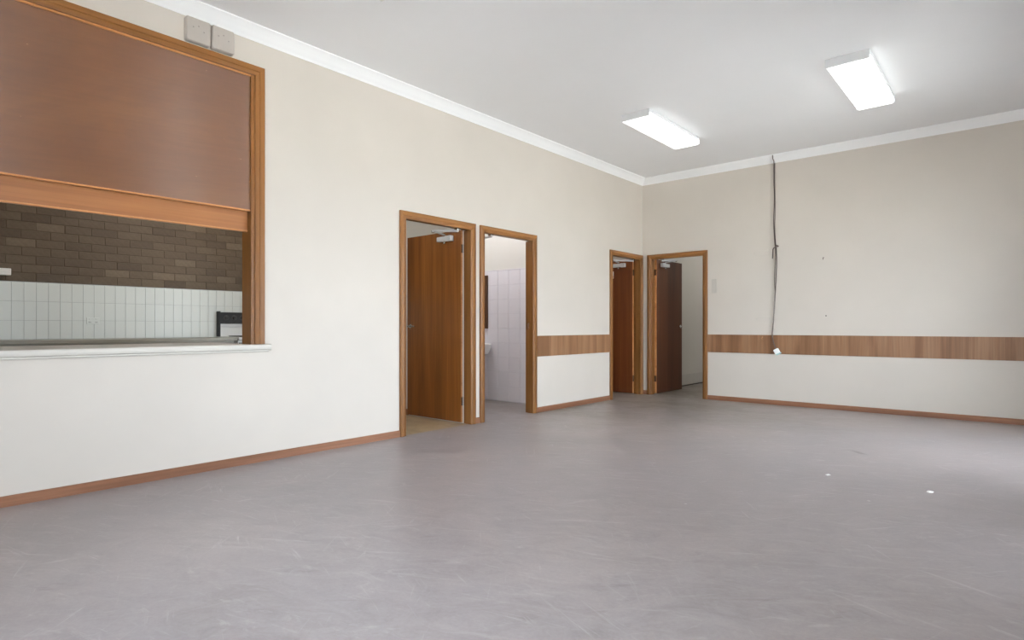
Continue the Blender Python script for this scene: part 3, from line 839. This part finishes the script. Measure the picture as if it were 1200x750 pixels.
for x0, x1, z, lab in ((-2.735, -2.53, 2.02, 'painted over blank plate beside the knot of the cable'), (-2.71, -2.50, 1.135, 'painted over blank plate just above the wood band')):
    o = MB().box(x0, x1, YB - 0.006, YB, z - 0.03, z + 0.03, 0.002)
    r = empty('blank_plate', ((x0 + x1) / 2, YB, z)); tag(r, lab, 'cover plate', 'painted over plates on the end wall')
    o.build('plate', 'wall', r, shift=((x0 + x1) / 2, YB, z))
    for x in (x0 + 0.02, x1 - 0.02): MB().lathe([(0, 0), (0.006, 0), (0.005, 0.002), (0, 0.002)], (x, YB - 0.006, z), (0, -1, 0), 10).build('screw', 'plate_wall', r, shift=((x0 + x1) / 2, YB, z))

for x, z, lab, mt in ((-1.877, 1.899, 'tiny dark screw hook on the bare end wall', 'bronze'), (-2.613, 0.893, 'tiny brass hook on the wood band near the cable', 'lip')):
    r = empty('wall_hook', (x, YB, z)); tag(r, lab, 'hook')
    off = -0.012 if z < 1 else 0.0
    MB().lathe([(0, 0), (0.007, 0), (0.006, 0.003), (0, 0.003)], (0, off, 0), (0, -1, 0), 12).build('rose', mt, r)
    MB().tube([(0, off, 0), (0, off - 0.02, 0), (0, off - 0.032, -0.008), (0, off - 0.03, -0.022), (0, off - 0.018, -0.026)], 0.003, 8).build('shank', mt, r, smooth=True)
o = MB().lathe([(0, 0), (0.008, 0), (0.006, 0.003), (0, 0.003)], (0, 0, 0), (0, -1, 0), 10)
tag(o.build('wall_screw', 'grey_dark', None, (-1.848, YB, 1.169)), 'single small screw head just above the wood band', 'screw')

# hanging cable, tied in a knot half way down, plug at the end
cb = empty('hanging_cable', (-2.46, YB - 0.03, 3.19)); tag(cb, 'dark tied up electric cable hanging down the end wall', 'cable')


def wpts(l): return [(x - (-2.46), y - (YB - 0.03), z - 3.19) for x, y, z in l]


def smooth_path(P, n=6):
    out = []
    for i in range(len(P) - 1):
        p0, p1, p2, p3 = [Vector(P[max(0, min(len(P) - 1, i + d))]) for d in (-1, 0, 1, 2)]
        for k in range(n):
            t = k / n
            out.append(0.5 * ((2 * p1) + (p2 - p0) * t + (2 * p0 - 5 * p1 + 4 * p2 - p3) * t * t + (3 * p1 - p0 - 3 * p2 + p3) * t ** 3))
    return out + [Vector(P[-1])]


yw = YB - 0.018
MB().tube(smooth_path(wpts([(-2.463, YB - 0.085, 3.285), (-2.463, YB - 0.075, 3.235), (-2.462, YB - 0.030, 3.195), (-2.466, yw, 2.95), (-2.460, yw, 2.70), (-2.468, yw, 2.45), (-2.462, yw, 2.25), (-2.448, yw - 0.008, 2.09)])), 0.006, 8).build('upper_lead', 'cable', cb, smooth=True)
MB().tube(smooth_path(wpts([(-2.455, yw, 3.19), (-2.456, yw, 2.9), (-2.450, yw, 2.6), (-2.455, yw, 2.35), (-2.440, yw - 0.008, 2.10)])), 0.004, 8).build('upper_lead', 'cable', cb, smooth=True)
MB().tube(smooth_path(wpts([(-2.448, yw - 0.01, 2.11), (-2.415, yw - 0.02, 2.095), (-2.405, yw - 0.02, 2.085), (-2.43, yw - 0.03, 2.08), (-2.468, yw - 0.02, 2.06), (-2.476, yw - 0.012, 2.0), (-2.482, yw - 0.008, 1.93)])), 0.0065, 8).build('knot', 'cable', cb, smooth=True)
MB().tube(smooth_path(wpts([(-2.440, yw, 2.10), (-2.432, yw, 1.9), (-2.438, yw, 1.7), (-2.448, yw, 1.5), (-2.462, yw, 1.25), (-2.478, yw, 1.05), (-2.484, yw - 0.012, 0.93), (-2.468, yw - 0.014, 0.83), (-2.440, yw - 0.016, 0.75)])), 0.0065, 8).build('lower_lead', 'cable', cb, smooth=True)
MB().tube(smooth_path(wpts([(-2.448, yw, 2.08), (-2.452, yw, 1.85), (-2.460, yw, 1.65), (-2.450, yw, 1.48)])), 0.004, 8).build('lower_lead', 'cable', cb, smooth=True)
pl = MB().box(-0.035, 0.030, -0.03, 0.012, -0.045, 0.022, 0.010).build('plug', 'paper', cb, loc=(-2.425 + 2.46, -0.008, 0.720 - 3.19))
pl.rotation_euler = (0, -0.5, 0)
MB().box(-0.030, 0.036, -0.028, 0.008, -0.058, -0.044, 0.004).build('plug_face', 'teal', pl)

# ---------------------------------------------------------------- litter on the floor
for (x, y, a, s, lab) in ((-1.013, 4.528, 0.4, 1.0, 'tiny white paper scrap on the floor, the one nearer the hatch wall'), (-0.426, 4.477, 1.2, 1.5, 'tiny white paper scrap on the floor, the one further right')):
    bm = bmesh.new()
    ring = [(0.018, 0, 0.001), (0.009, 0.012, 0.005), (-0.012, 0.010, 0.001), (-0.017, -0.004, 0.003), (-0.002, -0.011, 0.001), (0.012, -0.008, 0.004)]
    lo_ = [bm.verts.new((p[0] * s, p[1] * s, p[2] - 0.0005)) for p in ring]; hi_ = [bm.verts.new((p[0] * s, p[1] * s, p[2] + 0.002)) for p in ring]
    c0 = bm.verts.new((0, 0, 0.006)); c1 = bm.verts.new((0, 0, 0.009))
    n = len(ring)
    for k in range(n):
        bm.faces.new((lo_[k], lo_[(k + 1) % n], hi_[(k + 1) % n], hi_[k])); bm.faces.new((hi_[k], hi_[(k + 1) % n], c1)); bm.faces.new((lo_[(k + 1) % n], lo_[k], c0))
    m = MB(); m.add(bm)
    o = m.build('paper_scrap', 'paper', None, (x, y, 0.0)); o.rotation_euler = (0, 0, a)
    tag(o, lab, 'paper', 'paper scraps on the floor')
